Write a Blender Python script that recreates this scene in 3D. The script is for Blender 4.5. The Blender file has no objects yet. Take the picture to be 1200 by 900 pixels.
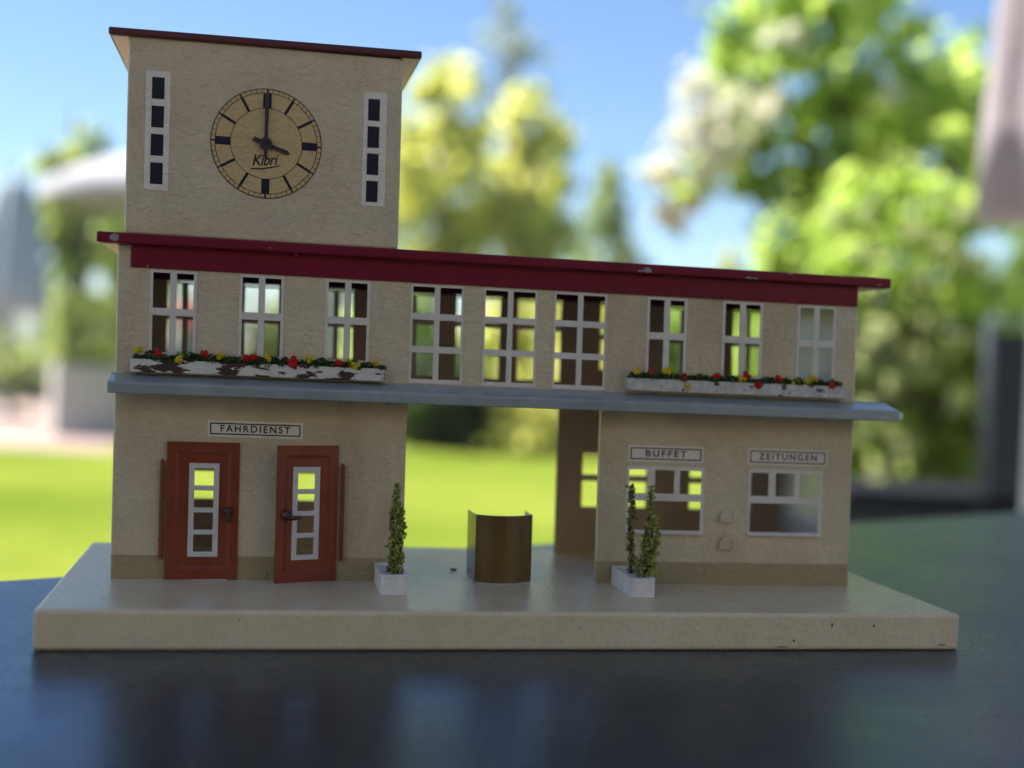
import bpy, bmesh, math, random
import numpy as np
from mathutils import Vector, Matrix
R = math.radians
rng = np.random.default_rng(7)
random.seed(7)
sc = bpy.context.scene
COL = sc.collection

# ------------------------------------------------------------------ camera (solved from the photograph)
F_PX = 1499.18                      # focal length for a 1200 px wide picture
CAM = Vector((0.0562, -0.5344, 0.0964))
RX, RY, RZ = R(-1.2184), R(-2.5498), R(-11.1353)
CR = Matrix.Rotation(RZ, 3, 'Z') @ Matrix.Rotation(RX, 3, 'X') @ Matrix.Rotation(RY, 3, 'Y')
RIGHT, FWD, UP = CR.col[0].copy(), CR.col[1].copy(), CR.col[2].copy()
TABLE_Z = -0.0147                   # the table top; the toy's base plate top is z = 0
GROUND = TABLE_Z - 0.74

def W(px, py, d):                   # world point seen at a picture position, d metres in front of the lens
    return CAM + d * (FWD + RIGHT * ((px - 600) / F_PX) + UP * ((450 - py) / F_PX))
def G(px, d):                       # the spot on the ground below it
    p = W(px, 450, d); p.z = GROUND; return p

# ------------------------------------------------------------------ tagging
def tag(o, label=None, cat=None, group=None, kind=None):
    if label: o['label'] = label
    if cat: o['category'] = cat
    if group: o['group'] = group
    if kind: o['kind'] = kind
    return o
def empty(name, loc, label=None, cat=None, group=None):
    o = bpy.data.objects.new(name, None); o.empty_display_size = 0.02
    o.location = loc; COL.objects.link(o); return tag(o, label, cat, group)
def adopt(o, parent):
    if parent is not None:
        o.parent = parent
        m = Matrix.Translation(-Vector(parent.location)) if parent.parent is None else Matrix.Identity(4)
        o.matrix_parent_inverse = m

# ------------------------------------------------------------------ mesh builder
SHEAR = 0.0147                      # the old toy leans a hair to the left
def mm(v):
    x, y, z = v
    if z > 0: x = x - SHEAR * z
    return (x * .001, y * .001, z * .001)
def metres(v): return tuple(v)

class MB:
    def __init__(s, tf=metres): s.v = []; s.f = []; s.m = []; s.sm = []; s.tf = tf
    def add(s, vs, fs, mi=0, smooth=False):
        b = len(s.v); s.v += [s.tf(v) for v in vs]
        for k, f in enumerate(fs):
            s.f.append([b + i for i in f]); s.m.append(mi if not isinstance(mi, (list, tuple)) else mi[k]); s.sm.append(smooth)
    def box(s, x0, x1, y0, y1, z0, z1, mi=0):
        vs = [(x, y, z) for z in (z0, z1) for y in (y0, y1) for x in (x0, x1)]
        s.add(vs, [(0, 2, 3, 1), (4, 5, 7, 6), (0, 1, 5, 4), (2, 6, 7, 3), (0, 4, 6, 2), (1, 3, 7, 5)], mi)
    def prism_xz(s, pts, y0, y1, mi=0, smooth=False):       # polygon in x,z pushed from y0 to y1
        n = len(pts); vs = [(x, y0, z) for x, z in pts] + [(x, y1, z) for x, z in pts]
        s.add(vs, [tuple(range(n)), tuple(range(2 * n - 1, n - 1, -1))], mi)
        s.add(vs, [(i, i + n, (i + 1) % n + n, (i + 1) % n) for i in range(n)], mi, smooth)
    def prism_xy(s, pts, z0, z1, mi=0, smooth=False):
        n = len(pts); vs = [(x, y, z0) for x, y in pts] + [(x, y, z1) for x, y in pts]
        s.add(vs, [tuple(range(n - 1, -1, -1)), tuple(range(n, 2 * n))], mi)
        s.add(vs, [(i, (i + 1) % n, (i + 1) % n + n, i + n) for i in range(n)], mi, smooth)
    def prism_yz(s, pts, x0, x1, mi=0, smooth=False):
        n = len(pts); vs = [(x0, y, z) for y, z in pts] + [(x1, y, z) for y, z in pts]
        s.add(vs, [tuple(range(n - 1, -1, -1)), tuple(range(n, 2 * n))], mi)
        s.add(vs, [(i, (i + 1) % n, (i + 1) % n + n, i + n) for i in range(n)], mi, smooth)
    def sheet(s, x0, x1, z0, z1, yo, yi, holes, out=0, inn=1):   # a tin wall with rectangular openings; yo outside, yi inside
        xs = sorted({x0, x1, *[a for h in holes for a in h[:2] if x0 < a < x1]})
        zs = sorted({z0, z1, *[a for h in holes for a in h[2:] if z0 < a < z1]})
        def solid(i, j):
            if i < 0 or j < 0 or i >= len(xs) - 1 or j >= len(zs) - 1: return False
            cx, cz = (xs[i] + xs[i + 1]) / 2, (zs[j] + zs[j + 1]) / 2
            return not any(h[0] < cx < h[1] and h[2] < cz < h[3] for h in holes)
        for i in range(len(xs) - 1):
            for j in range(len(zs) - 1):
                if not solid(i, j): continue
                a, b, c, d = xs[i], xs[i + 1], zs[j], zs[j + 1]
                fl = yo < yi
                q = [(a, yo, c), (b, yo, c), (b, yo, d), (a, yo, d)]; s.add(q, [(0, 1, 2, 3) if fl else (3, 2, 1, 0)], out)
                q = [(a, yi, c), (b, yi, c), (b, yi, d), (a, yi, d)]; s.add(q, [(3, 2, 1, 0) if fl else (0, 1, 2, 3)], inn)
                if not solid(i - 1, j): s.add([(a, yo, c), (a, yi, c), (a, yi, d), (a, yo, d)], [(0, 1, 2, 3)], out)
                if not solid(i + 1, j): s.add([(b, yo, c), (b, yi, c), (b, yi, d), (b, yo, d)], [(3, 2, 1, 0)], out)
                if not solid(i, j - 1): s.add([(a, yo, c), (b, yo, c), (b, yi, c), (a, yi, c)], [(0, 1, 2, 3)], out)
                if not solid(i, j + 1): s.add([(a, yo, d), (b, yo, d), (b, yi, d), (a, yi, d)], [(3, 2, 1, 0)], out)
    def tube(s, pts, rad, n=8, mi=0):                        # tapered tube through points
        pts = [Vector(p) for p in pts]
        if not isinstance(rad, (list, tuple)): rad = [rad] * len(pts)
        vs = []; fs = []
        for i, p in enumerate(pts):
            t = (pts[min(i + 1, len(pts) - 1)] - pts[max(i - 1, 0)]).normalized()
            u = t.cross(Vector((0, 0, 1)) if abs(t.z) < .9 else Vector((1, 0, 0))).normalized(); w = t.cross(u)
            for k in range(n):
                a = 2 * math.pi * k / n; vs.append(tuple(p + rad[i] * (math.cos(a) * u + math.sin(a) * w)))
        for i in range(len(pts) - 1):
            for k in range(n):
                fs.append((i * n + k, i * n + (k + 1) % n, (i + 1) * n + (k + 1) % n, (i + 1) * n + k))
        m = len(pts) - 1
        s.add(vs, fs, mi, True)
        s.add([vs[k] for k in range(n)], [tuple(range(n))], mi); s.add([vs[m * n + k] for k in range(n)], [tuple(range(n - 1, -1, -1))], mi)
    def lathe(s, c, prof, n=24, mi=0, folds=0, fa=0.0):      # prof: (radius, z) list
        vs = []; fs = []
        for r, z in prof:
            for k in range(n):
                a = 2 * math.pi * k / n; rr = r * (1 + (fa * math.cos(folds * a) if folds else 0))
                vs.append((c[0] + rr * math.cos(a), c[1] + rr * math.sin(a), c[2] + z))
        for i in range(len(prof) - 1):
            for k in range(n):
                fs.append((i * n + k, i * n + (k + 1) % n, (i + 1) * n + (k + 1) % n, (i + 1) * n + k))
        s.add(vs, fs, mi, True)
    def blob(s, c, r, n=6, mi=0, squash=1.0, jit=.25):       # lumpy ball
        vs = []; fs = []; m = n // 2 + 1
        for i in range(m + 1):
            th = math.pi * i / m
            for k in range(n):
                a = 2 * math.pi * k / n; q = r * (1 + random.uniform(-jit, jit))
                vs.append((c[0] + q * math.sin(th) * math.cos(a), c[1] + q * math.sin(th) * math.sin(a), c[2] + q * squash * math.cos(th)))
        for i in range(m):
            for k in range(n): fs.append((i * n + k, (i + 1) * n + k, (i + 1) * n + (k + 1) % n, i * n + (k + 1) % n))
        s.add(vs, fs, mi, False)
    def build(s, name, mats, parent=None, bevel=0, seg=2, kind=None):
        me = bpy.data.meshes.new(name); me.from_pydata(s.v, [], s.f)
        for m in (mats if isinstance(mats, (list, tuple)) else [mats]): me.materials.append(m)
        me.polygons.foreach_set('material_index', s.m); me.polygons.foreach_set('use_smooth', s.sm)
        if bevel:
            bm = bmesh.new(); bm.from_mesh(me); bmesh.ops.remove_doubles(bm, verts=bm.verts, dist=1e-7)
            bmesh.ops.recalc_face_normals(bm, faces=bm.faces)
            ed = [e for e in bm.edges if len(e.link_faces) == 2 and e.calc_face_angle() > R(40)]
            bmesh.ops.bevel(bm, geom=ed, offset=bevel, segments=seg, profile=.5, affect='EDGES', clamp_overlap=True)
            bm.to_mesh(me); bm.free()
        me.update()
        o = bpy.data.objects.new(name, me); COL.objects.link(o); adopt(o, parent)
        if kind: o['kind'] = kind
        return o

def text_mesh(name, txt, size, x, y, z, mat, parent, space=1.0, shear=0.0, bold=0.0, rot=0.0, width=None):
    cu = bpy.data.curves.new('t', 'FONT'); cu.body = txt; cu.size = size; cu.align_x = 'CENTER'; cu.align_y = 'CENTER'
    cu.space_character = space; cu.shear = shear; cu.offset = bold; cu.extrude = 0.03
    t = bpy.data.objects.new('t', cu); COL.objects.link(t); dg = bpy.context.evaluated_depsgraph_get()
    me = bpy.data.meshes.new_from_object(t.evaluated_get(dg)); bpy.data.objects.remove(t)
    xs = [v.co.x for v in me.vertices]; k = width / (max(xs) - min(xs)) if width else 1; mid = (max(xs) + min(xs)) / 2
    for v in me.vertices:
        a, b, c = (v.co.x - mid) * k, v.co.y, v.co.z
        a, b = a * math.cos(rot) - b * math.sin(rot), a * math.sin(rot) + b * math.cos(rot)
        v.co = mm((x + a, y - c, z + b))
    me.materials.clear(); me.materials.append(mat)
    o = bpy.data.objects.new(name, me); COL.objects.link(o); adopt(o, parent); return o

# ------------------------------------------------------------------ materials
def newmat(name):
    m = bpy.data.materials.new(name); m.use_nodes = True; nt = m.node_tree
    for n in list(nt.nodes): nt.nodes.remove(n)
    out = nt.nodes.new('ShaderNodeOutputMaterial'); return m, nt, out
def N(nt, t, **kw):
    n = nt.nodes.new(t)
    for k, v in kw.items():
        if k in n.inputs: n.inputs[k].default_value = v
        else: setattr(n, k, v)
    return n
def L(nt, a, b): nt.links.new(a, b)
def noise(nt, scale, detail=4, rough=.55, stretch=(1, 1, 1), dist=0.0):
    tc = N(nt, 'ShaderNodeTexCoord'); mp = N(nt, 'ShaderNodeMapping'); mp.inputs['Scale'].default_value = stretch
    L(nt, tc.outputs['Object'], mp.inputs[0])
    n = N(nt, 'ShaderNodeTexNoise', Scale=scale, Detail=detail, Roughness=rough, Distortion=dist); L(nt, mp.outputs[0], n.inputs['Vector']); return n.outputs['Fac']
def ramp(nt, fac, stops):
    r = N(nt, 'ShaderNodeValToRGB'); e = r.color_ramp.elements
    while len(e) < len(stops): e.new(.5)
    for el, (p, c) in zip(e, stops): el.position = p; el.color = (*c, 1) if len(c) == 3 else c
    L(nt, fac, r.inputs[0]); return r.outputs[0]
def mixc(nt, fac, a, b):
    m = N(nt, 'ShaderNodeMix', data_type='RGBA')
    for sock, v in ((m.inputs[0], fac), (m.inputs[6], a), (m.inputs[7], b)):
        if hasattr(v, 'links'): L(nt, v, sock)
        else: sock.default_value = v if not isinstance(v, tuple) else (*v, 1)
    return m.outputs[2]
def paint(name, c, c2=None, rough=.45, spec=.5, nscale=60, bumps=(), chips=None, metal=0, band=None, specks=None, rvar=0.0, coat=0, stain=0):
    """painted surface: c..c2 by a soft noise; bumps = [(scale, detail, stretch, distance)]; chips = (scale, threshold, colour, stretch)"""
    m, nt, out = newmat(name); p = N(nt, 'ShaderNodeBsdfPrincipled', Roughness=rough, Metallic=metal); p.inputs['Specular IOR Level'].default_value = spec
    p.inputs['Coat Weight'].default_value = coat; p.inputs['Coat Roughness'].default_value = .15
    L(nt, p.outputs[0], out.inputs[0])
    c2 = c2 or tuple(x * .88 for x in c)
    col = mixc(nt, ramp(nt, noise(nt, nscale, 5, .6), [(.35, (0, 0, 0)), (.65, (1, 1, 1))]), c, c2)
    col = mixc(nt, ramp(nt, noise(nt, nscale * 9, 3, .7), [(.3, (.16, .16, .16)), (.6, (0, 0, 0))]), col, tuple(x * .45 for x in c))
    if stain:
        col = mixc(nt, ramp(nt, noise(nt, 17, 6, .68, (1, 1, .6), .8), [(.48, (0, 0, 0)), (.78, (stain, stain, stain))]), col, (c[0] * .55, c[1] * .47, c[2] * .36))
    if band:                                       # a painted skirting stripe: (top z, colour)
        tc = N(nt, 'ShaderNodeTexCoord'); sp = N(nt, 'ShaderNodeSeparateXYZ'); L(nt, tc.outputs['Object'], sp.inputs[0])
        lt = N(nt, 'ShaderNodeMath', operation='LESS_THAN'); lt.inputs[1].default_value = band[0]; L(nt, sp.outputs[2], lt.inputs[0])
        col = mixc(nt, lt.outputs[0], col, band[1])
    if specks:                                     # (scale, radius, colour)
        tc = N(nt, 'ShaderNodeTexCoord'); v = N(nt, 'ShaderNodeTexVoronoi', Scale=specks[0]); L(nt, tc.outputs['Object'], v.inputs['Vector'])
        sel = N(nt, 'ShaderNodeSeparateColor'); L(nt, v.outputs['Color'], sel.inputs[0])
        lt = N(nt, 'ShaderNodeMath', operation='LESS_THAN'); lt.inputs[1].default_value = specks[1]; L(nt, v.outputs['Distance'], lt.inputs[0])
        l2 = N(nt, 'ShaderNodeMath', operation='LESS_THAN'); l2.inputs[1].default_value = .3; L(nt, sel.outputs[0], l2.inputs[0])
        mu = N(nt, 'ShaderNodeMath', operation='MULTIPLY'); L(nt, lt.outputs[0], mu.inputs[0]); L(nt, l2.outputs[0], mu.inputs[1])
        col = mixc(nt, mu.outputs[0], col, specks[2])
    if chips:
        f = ramp(nt, noise(nt, chips[0], 6, .6, chips[3] if len(chips) > 3 else (1, 1, 1)), [(chips[1], (0, 0, 0)), (chips[1] + .015, (1, 1, 1))])
        col = mixc(nt, f, col, chips[2])
    L(nt, col, p.inputs['Base Color'])
    if rvar:
        mr = N(nt, 'ShaderNodeMapRange'); mr.inputs[3].default_value = rough - rvar; mr.inputs[4].default_value = rough + rvar
        L(nt, noise(nt, nscale * .7, 5), mr.inputs[0]); L(nt, mr.outputs[0], p.inputs['Roughness'])
    prev = None
    for (s, d, st, dist) in bumps:
        b = N(nt, 'ShaderNodeBump', Strength=1.0, Distance=dist); L(nt, noise(nt, s, d, .6, st, .6), b.inputs['Height'])
        if prev: L(nt, prev, b.inputs['Normal'])
        prev = b.outputs[0]
    if prev: L(nt, prev, p.inputs['Normal'])
    return m
def leafmat(name, cols, trans=.45, rough=.5, tk=1.0):
    m, nt, out = newmat(name); geo = N(nt, 'ShaderNodeNewGeometry')
    c = ramp(nt, geo.outputs['Random Per Island'], [(i / max(1, len(cols) - 1), q) for i, q in enumerate(cols)])
    p = N(nt, 'ShaderNodeBsdfPrincipled', Roughness=rough); L(nt, c, p.inputs['Base Color'])
    t = N(nt, 'ShaderNodeBsdfTranslucent')
    p.inputs['Specular IOR Level'].default_value = .3
    tc_ = ramp(nt, geo.outputs['Random Per Island'], [(i / max(1, len(cols) - 1), tuple(min(.8, a * tk) for a in q)) for i, q in enumerate(cols)])
    L(nt, tc_, t.inputs[0])
    mx = N(nt, 'ShaderNodeMixShader'); mx.inputs[0].default_value = trans
    L(nt, p.outputs[0], mx.inputs[1]); L(nt, t.outputs[0], mx.inputs[2]); L(nt, mx.outputs[0], out.inputs[0]); return m

WRINK = [(340, 3, (.9, 1, 1.15), .0008), (1000, 3, (1, 1, 1), .0002)]
M = {}
M['wall'] = paint('cream_tin', (.62, .52, .36), (.555, .455, .31), .42, .45, 45, WRINK, stain=.75, band=(.0097, (.33, .265, .145)), specks=(55, .018, (.12, .09, .06)))
M['tower'] = paint('cream_tin_tower', (.60, .505, .355), (.54, .445, .31), .42, .45, 45, WRINK, stain=.6, specks=(45, .03, (.03, .025, .02)))
M['inside'] = paint('brown_primer', (.58, .45, .335), (.54, .41, .30), .4, .5, 40, [(330, 4, (1, 1, 1), .0002)])
M['tinlit'] = paint('lit_tin_inside', (.80, .79, .80), (.72, .70, .70), .38, .5, 60, [(420, 3, (1, 1, 1), .0004)], metal=.35)  # tin whitened to imitate window light on the end walls inside
M['base'] = paint('cream_leather_tin', (.74, .62, .425), (.70, .58, .39), .22, .6, 50, [(480, 2, (.75, 1.0, .5), .00048), (1300, 2, (1, 1, 1), .00016)], specks=(60, .03, (.12, .08, .05)), rvar=.06, stain=.3)
M['red'] = paint('red_roof_lacquer', (.185, .005, .022), (.155, .004, .018), .42, .28, 60, [(500, 4, (1, 1, 1), .0002)], chips=(260, .735, (.34, .24, .22)), stain=.4, specks=(120, .05, (.5, .35, .3)))
M['darkred'] = paint('dark_red_inside', (.10, .008, .018), None, .5, .4, 60, [(500, 3, (1, 1, 1), .0001)])
M['soffit'] = paint('bare_pink_soffit', (.78, .50, .38), (.70, .45, .34), .5, .4, 60, [(420, 4, (1, 1, 1), .0001)])
M['grey'] = paint('blue_grey_canopy', (.31, .355, .345), (.26, .30, .295), .22, .5, 70, [(380, 4, (.6, 1, 1), .00016)], chips=(170, .685, (.05, .05, .045), (.35, 1.4, 1.4)), stain=.4, rvar=.08)
M['chip'] = paint('bare_tin_chip', (.30, .30, .30), (.2, .2, .2), .5, .5, 700, [(900, 3, (1, 1, 1), .0001)])
M['frame'] = paint('window_white', (.70, .65, .58), (.62, .57, .50), .5, .4, 120, [(600, 3, (1, 1, 1), .0001)], chips=(230, .72, (.2, .12, .07)))
M['doorred'] = paint('brick_red_enamel', (.235, .052, .024), (.19, .041, .019), .38, .3, 90, [(500, 3, (1, 1, 1), .00008)])
M['doorwhite'] = paint('door_white', (.62, .60, .57), (.55, .53, .5), .4, .4, 160, [(700, 3, (1, 1, 1), .0001)])
M['handle'] = paint('dark_handle', (.055, .02, .014), None, .35, .5, 200)
M['ink'] = paint('black_print', (.012, .012, .012), None, .5, .4, 100)
M['navy'] = paint('navy_print', (.006, .008, .03), (.008, .01, .022), .4, .4, 400)
M['label'] = paint('sign_paper', (.76, .69, .59), (.70, .63, .53), .55, .35, 90)
M['strip'] = paint('printed_white', (.78, .73, .65), (.72, .67, .59), .45, .4, 90, WRINK[:1])
M['dial'] = paint('dial_tan', (.57, .425, .205), (.53, .39, .185), .45, .4, 60, WRINK[:1])
M['hand'] = paint('gunmetal_hand', (.06, .048, .055), (.045, .036, .045), .4, .5, 300, metal=.3)
M['fbox'] = paint('chipped_white_wood', (.66, .63, .57), (.56, .53, .47), .6, .3, 160, [(500, 4, (.4, 1, 1), .0003)], chips=(150, .545, (.055, .03, .022), (.5, 1, 1.6)))
M['fboxworn'] = paint('worn_white_wood', (.62, .60, .55), (.42, .40, .36), .65, .3, 420, [(600, 4, (.5, 1, 1), .0003)], chips=(190, .60, (.07, .045, .035), (.7, 1, 1)))
M['planter'] = paint('white_planter_wood', (.76, .74, .72), (.62, .60, .58), .6, .3, 200, [(420, 4, (1, .25, 1.6), .0003)])
M['counter'] = paint('brown_counter', (.135, .082, .018), (.11, .064, .014), .26, .5, 60, [(400, 3, (1, 1, 1), .00006)])
M['counterin'] = paint('cream_counter_inside', (.62, .58, .5), None, .4, .4, 60)
M['moss'] = leafmat('moss_scatter', [(.20, .22, .05), (.36, .38, .09), (.50, .50, .15), (.26, .29, .08)], .3, .8)
M['mossdark'] = leafmat('dark_moss', [(.03, .025, .012), (.05, .055, .02), (.07, .06, .02)], .1, .9)
M['mossolive'] = leafmat('olive_moss', [(.16, .16, .055), (.25, .26, .09), (.32, .31, .12), (.18, .17, .06)], .2, .9)
M['boxgreen'] = leafmat('flower_green', [(.02, .045, .014), (.05, .095, .022), (.09, .14, .03), (.03, .05, .02)], .15, .8)
M['redflower'] = paint('red_flock', (.55, .022, .02), (.42, .015, .015), .8, .2, 900)
M['yelflower'] = paint('yellow_flock', (.60, .48, .03), (.5, .38, .02), .8, .2, 900)
M['flake'] = paint('red_brown_flake', (.09, .012, .01), None, .4, .5, 500)

# ------------------------------------------------------------------ the tin station
ST = empty('toy_station', (.160, .016, TABLE_Z), 'vintage cream tin toy railway station with red roof and clock tower on the dark table', 'toy station')
BD = 82.0                                    # depth of the building
b = MB(mm)
b.box(-19.1, 338.8, -62.6, 95.7, -14.7, 0)
b.build('base_plate', M['base'], ST, bevel=.0016, seg=4)

b0 = bpy.data.objects['base_plate']
for x, z, w, h in ((283, -4.6, 1.2, 2.6), (301, -4.8, .9, 1.8), (331, -12.4, 4.5, .7), (262, -13.2, 6, .6), (180, -6, .8, .6), (52, -3.4, 1.6, .6)):
    q = [(x + w * .5 * random.uniform(.6, 1.1) * math.cos(t * .785), z + h * .5 * random.uniform(.6, 1.1) * math.sin(t * .785)) for t in range(8)]
    b = MB(mm); b.prism_xz(q, -62.66, -62.4); b.build('scuff_mark', paint('brown_scuff', (.16, .115, .07), None, .6, .3, 300), b0)

four = [(12.9, 31.3), (48.2, 66.2), (83.0, 101.5), (221.4, 239.7), (256.0, 274.8), (291.0, 309.4)]
six = [(118.4, 140.9), (149.3, 172.7), (179.9, 203.4)]
DOORS = [(23.0, 48.6, .4, 54.5), (66.2, 89.0, .4, 54.5)]
KIOSK = [(214.6, 250.2), (270.6, 305.6)]
REARLEFT = [(20, 55), (60, 96)]
def up_holes(top):
    return [(a + .9, c - .9, 91.4, top) for a, c in four] + [(a + .6, c - .6, 84.6, top) for a, c in six]
front_holes = up_holes(124.3) + DOORS + [(118.1, 202.3, -1, 78)] + [(a + .8, c - .8, 23.2, 50.2) for a, c in KIOSK]
back_holes = up_holes(125.3) + [(118.1, 202.3, -1, 78)] + [(a + .8, c - .8, 23.2, 51.0) for a, c in KIOSK + REARLEFT]
def corner(mb, x, y, sx, sy, r, z0, z1):     # rounded fold of the sheet
    pts = [(x + sx * r * (1 - math.cos(t)), y + sy * r * (1 - math.sin(t))) for t in [i * math.pi / 12 for i in range(7)]]
    vs = [(px, py, z) for z in (z0, z1) for px, py in pts]; n = 7
    mb.add(vs, [(i, i + 1, i + 1 + n, i + n) for i in range(6)], 0, True)
b = MB(mm); b.sheet(1.2, 318.8, 0.05, 134.2, 0, .6, front_holes)
corner(b, 0, 0, 1, 1, 1.2, .05, 134.2); corner(b, 320, 0, -1, 1, 1.2, .05, 134.2)
b.build('front_wall', [M['wall'], M['inside']], ST)
b = MB(mm); b.sheet(0.6, 319.4, 0.05, 134.2, BD, BD - .6, back_holes)
b.build('back_wall', [M['wall'], M['inside']], ST)
for xo, xi in ((0, .6), (320, 319.4)):
    b = MB(mm)
    a, c = min(xo, xi), max(xo, xi)
    vs = [(xo, 1.2, .05), (xo, BD, .05), (xo, BD, 134.2), (xo, 1.2, 134.2), (xi, 1.2, .05), (xi, BD - .61, .05), (xi, BD - .61, 134.2), (xi, 1.2, 134.2)]
    b.add(vs, [(0, 1, 2, 3)], 0); b.add(vs, [(4, 5, 6, 7)], 1)
    b.build('end_wall', [M['wall'], M['tinlit']], ST)
# returns of the front and rear wall beside the passage (a narrow folded edge)
for x0, x1 in ((202.3, 202.9), (117.5, 118.1)):
    b = MB(mm); b.box(x0, x1, .61, 3.2, .05, 77); b.build('wall_fold', M['wall'], ST)
b = MB(mm); b.box(.7, 319.3, .7, BD - .7, 77.6, 78.4); b.build('storey_floor', M['inside'], ST)
# inner red band above the rear windows
b = MB(mm); b.box(.7, 319.3, BD - 1.6, BD - .7, 124.95, 134.1); b.build('ceiling_band', M['darkred'], ST)

def window(frames, xs, zs, y, rear=False, top=None):
    """one window: white frame standing proud of the sheet and its glazing bars. xs/zs: pane edges"""
    b = MB(mm); x0, x1, z0, z1 = frames
    ya, yb = (y - .28, y + .45) if not rear else (y + .28, y - .45)
    holes = [(xs[i], xs[i + 1], zs[j], zs[j + 1]) for i in range(0, len(xs), 2) for j in range(0, len(zs), 2)]
    b.sheet(x0, x1, z0, z1, ya, yb, holes, 0, 0)
    return b.build('window', M['frame'], ST)
def split(a, c, n, bar):                     # n panes between a and c
    w = (c - a - bar * (n - 1)) / n; r = []
    for i in range(n): r += [a + i * (w + bar), a + i * (w + bar) + w]
    return r
for (a, c) in four:
    window((a, c, 90.6, 125.0), split(a + 1.25, c - 1.25, 2, 2.6), [92.0, 106.8, 109.8, 124.0], 0)
    window((a, c, 90.6, 124.5), split(a + 1.25, c - 1.25, 2, 2.6), [92.0, 106.8, 109.3, 123.6], BD, True)
for (a, c) in six:
    window((a, c, 83.6, 125.0), split(a + .9, c - .9, 2, 2.3), split(85.4, 124.1, 3, 2.7), 0)
    window((a, c, 83.6, 124.5), split(a + .9, c - .9, 2, 2.3), split(85.4, 123.7, 3, 2.7), BD, True)

def kiosk(a, c, y, rear):
    b = MB(mm); ya, yb = (y - .28, y + .45) if not rear else (y + .28, y - .45)
    cols = [(a + 1.1, a + 9.6), (a + 12.8, a + 21.8), (a + 24.2, c - 1.4)]
    holes = [(p, q, 39.6, 49.9) for p, q in cols] + [(a + 1.1, c - 1.4, 23.5, 36.4)]
    b.sheet(a, c, 23.0, 51.4, ya, yb, holes, 0, 0)
    if not rear:                             # a small tin sill below
        b.prism_yz([(-.28, 23.0), (-1.5, 22.4), (-1.5, 22.0), (-.05, 22.2)], a + .2, c - .2)
    b.build('window', M['frame'], ST)
for a, c in KIOSK: kiosk(a, c, 0, False); kiosk(a, c, BD, True)
for a, c in REARLEFT: kiosk(a, c, BD, True)

# pilaster lines pressed between the windows, fascia, roofs, canopy
b = MB(mm)
b.prism_yz([(-.9, 125.6), (-.9, 134.55), (-.05, 134.55), (-.05, 125.6)], 5.3, 319.3)
b.build('fascia', M['red'], ST, bevel=.0003)
b = MB(mm); b.box(-7.7, 333.4, -4.2, BD + 6, 134.6, 138.9)
rf = b.build('roof', [M['red']], ST, bevel=.0007, seg=2)
M['redsoffit'] = paint('red_soffit', (.45, .12, .08), (.4, .1, .07), .4, .4, 60)
for x0, x1 in ((-6.2, -.1), (320.1, 332.0)):   # bare soffit below the eaves
    b = MB(mm); b.box(x0, x1, -2.6, BD + 4, 134.35, 134.58); b.build('soffit', M['redsoffit'], rf)
def chip(x, z, w, h, y, par, n=9):
    pts = []
    for k in range(n):
        t = 2 * math.pi * k / n; q = random.uniform(.7, 1.1)
        pts.append((x + w * .5 * q * math.cos(t), z + h * .5 * q * math.sin(t)))
    b = MB(mm); b.prism_xz(pts, y - .12, y + .1); return b.build('paint_chip', M['chip'], par)
for a in ((-1.0, 136.7, 4.6, 3.4), (219.8, 136.3, 4.6, 2.6), (216.6, 135.6, 2.2, 1.0), (266.0, 135.5, 4.4, 1.2), (269.0, 135.4, 3.0, .9), (327.5, 135.6, 2.4, .8), (60, 136.2, 1.0, .7), (285, 138.2, 3, .6)): chip(*a, -4.2, rf)
b = MB(mm)                                   # the blue-grey canopy: sloping sheet with a turned-down lip
b.prism_yz([(-.05, 83.2), (-3, 82.2), (-10.8, 80.4), (-12.6, 79.9), (-13.2, 79.2), (-13.2, 75.6), (-12.7, 75.2), (-12.2, 75.6), (-11.9, 78.6), (-3, 80.6), (-.05, 81.2)], -1.3, 335.0)
vs = [(335.0, -.05, 83.0), (335.0, -12.6, 79.8), (335, -13.2, 75.5), (335, -.05, 78), (338.2, -3, 80.6), (338.2, -10.4, 79.0), (338.2, -10.4, 76.6), (338.2, -3, 77.4)]
b.add(vs, [(0, 1, 5, 4), (1, 2, 6, 5), (2, 3, 7, 6), (3, 0, 4, 7), (4, 5, 6, 7)])
b.box(320.1, 335, 0, 12, 80.6, 81.2)
b.build('canopy', M['grey'], ST, bevel=.0003)

# the clock tower
TX0, TX1, TZ0, TZ1, TD = 2.4, 112.5, 138.95, 218.2, 66
b = MB(mm)
b.add([(TX0, .3, TZ0), (TX1, .3, TZ0), (TX1, .3, TZ1), (TX0, .3, TZ1), (TX0, TD, TZ0), (TX1, TD, TZ0), (TX1, TD, TZ1), (TX0, TD, TZ1)],
      [(0, 1, 2, 3), (5, 4, 7, 6), (4, 0, 3, 7), (1, 5, 6, 2), (3, 2, 6, 7), (4, 5, 1, 0)])
tw = b.build('tower', M['tower'], ST, bevel=.0011, seg=3)
b = MB(mm); b.prism_xz([(-5.2, 217.4), (120.1, 218.6), (120.1, 221.7), (-5.2, 220.4)], -1.4, 71.0)
tr = b.build('tower_roof', paint('maroon_lacquer', (.10, .022, .026), (.085, .018, .022), .4, .45, 60, [(500, 4, (1, 1, 1), .0001)]), ST, bevel=.0007, seg=2)
for q in ([(-3.9, 217.05), (2.3, 217.15), (2.3, 217.35), (-3.9, 217.3)], [(112.6, 218.1), (118.8, 218.2), (118.8, 218.5), (112.6, 218.4)]):
    b = MB(mm); b.prism_xz(q, -.2, 69.8); b.build('soffit', M['soffit'], tr)
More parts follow.
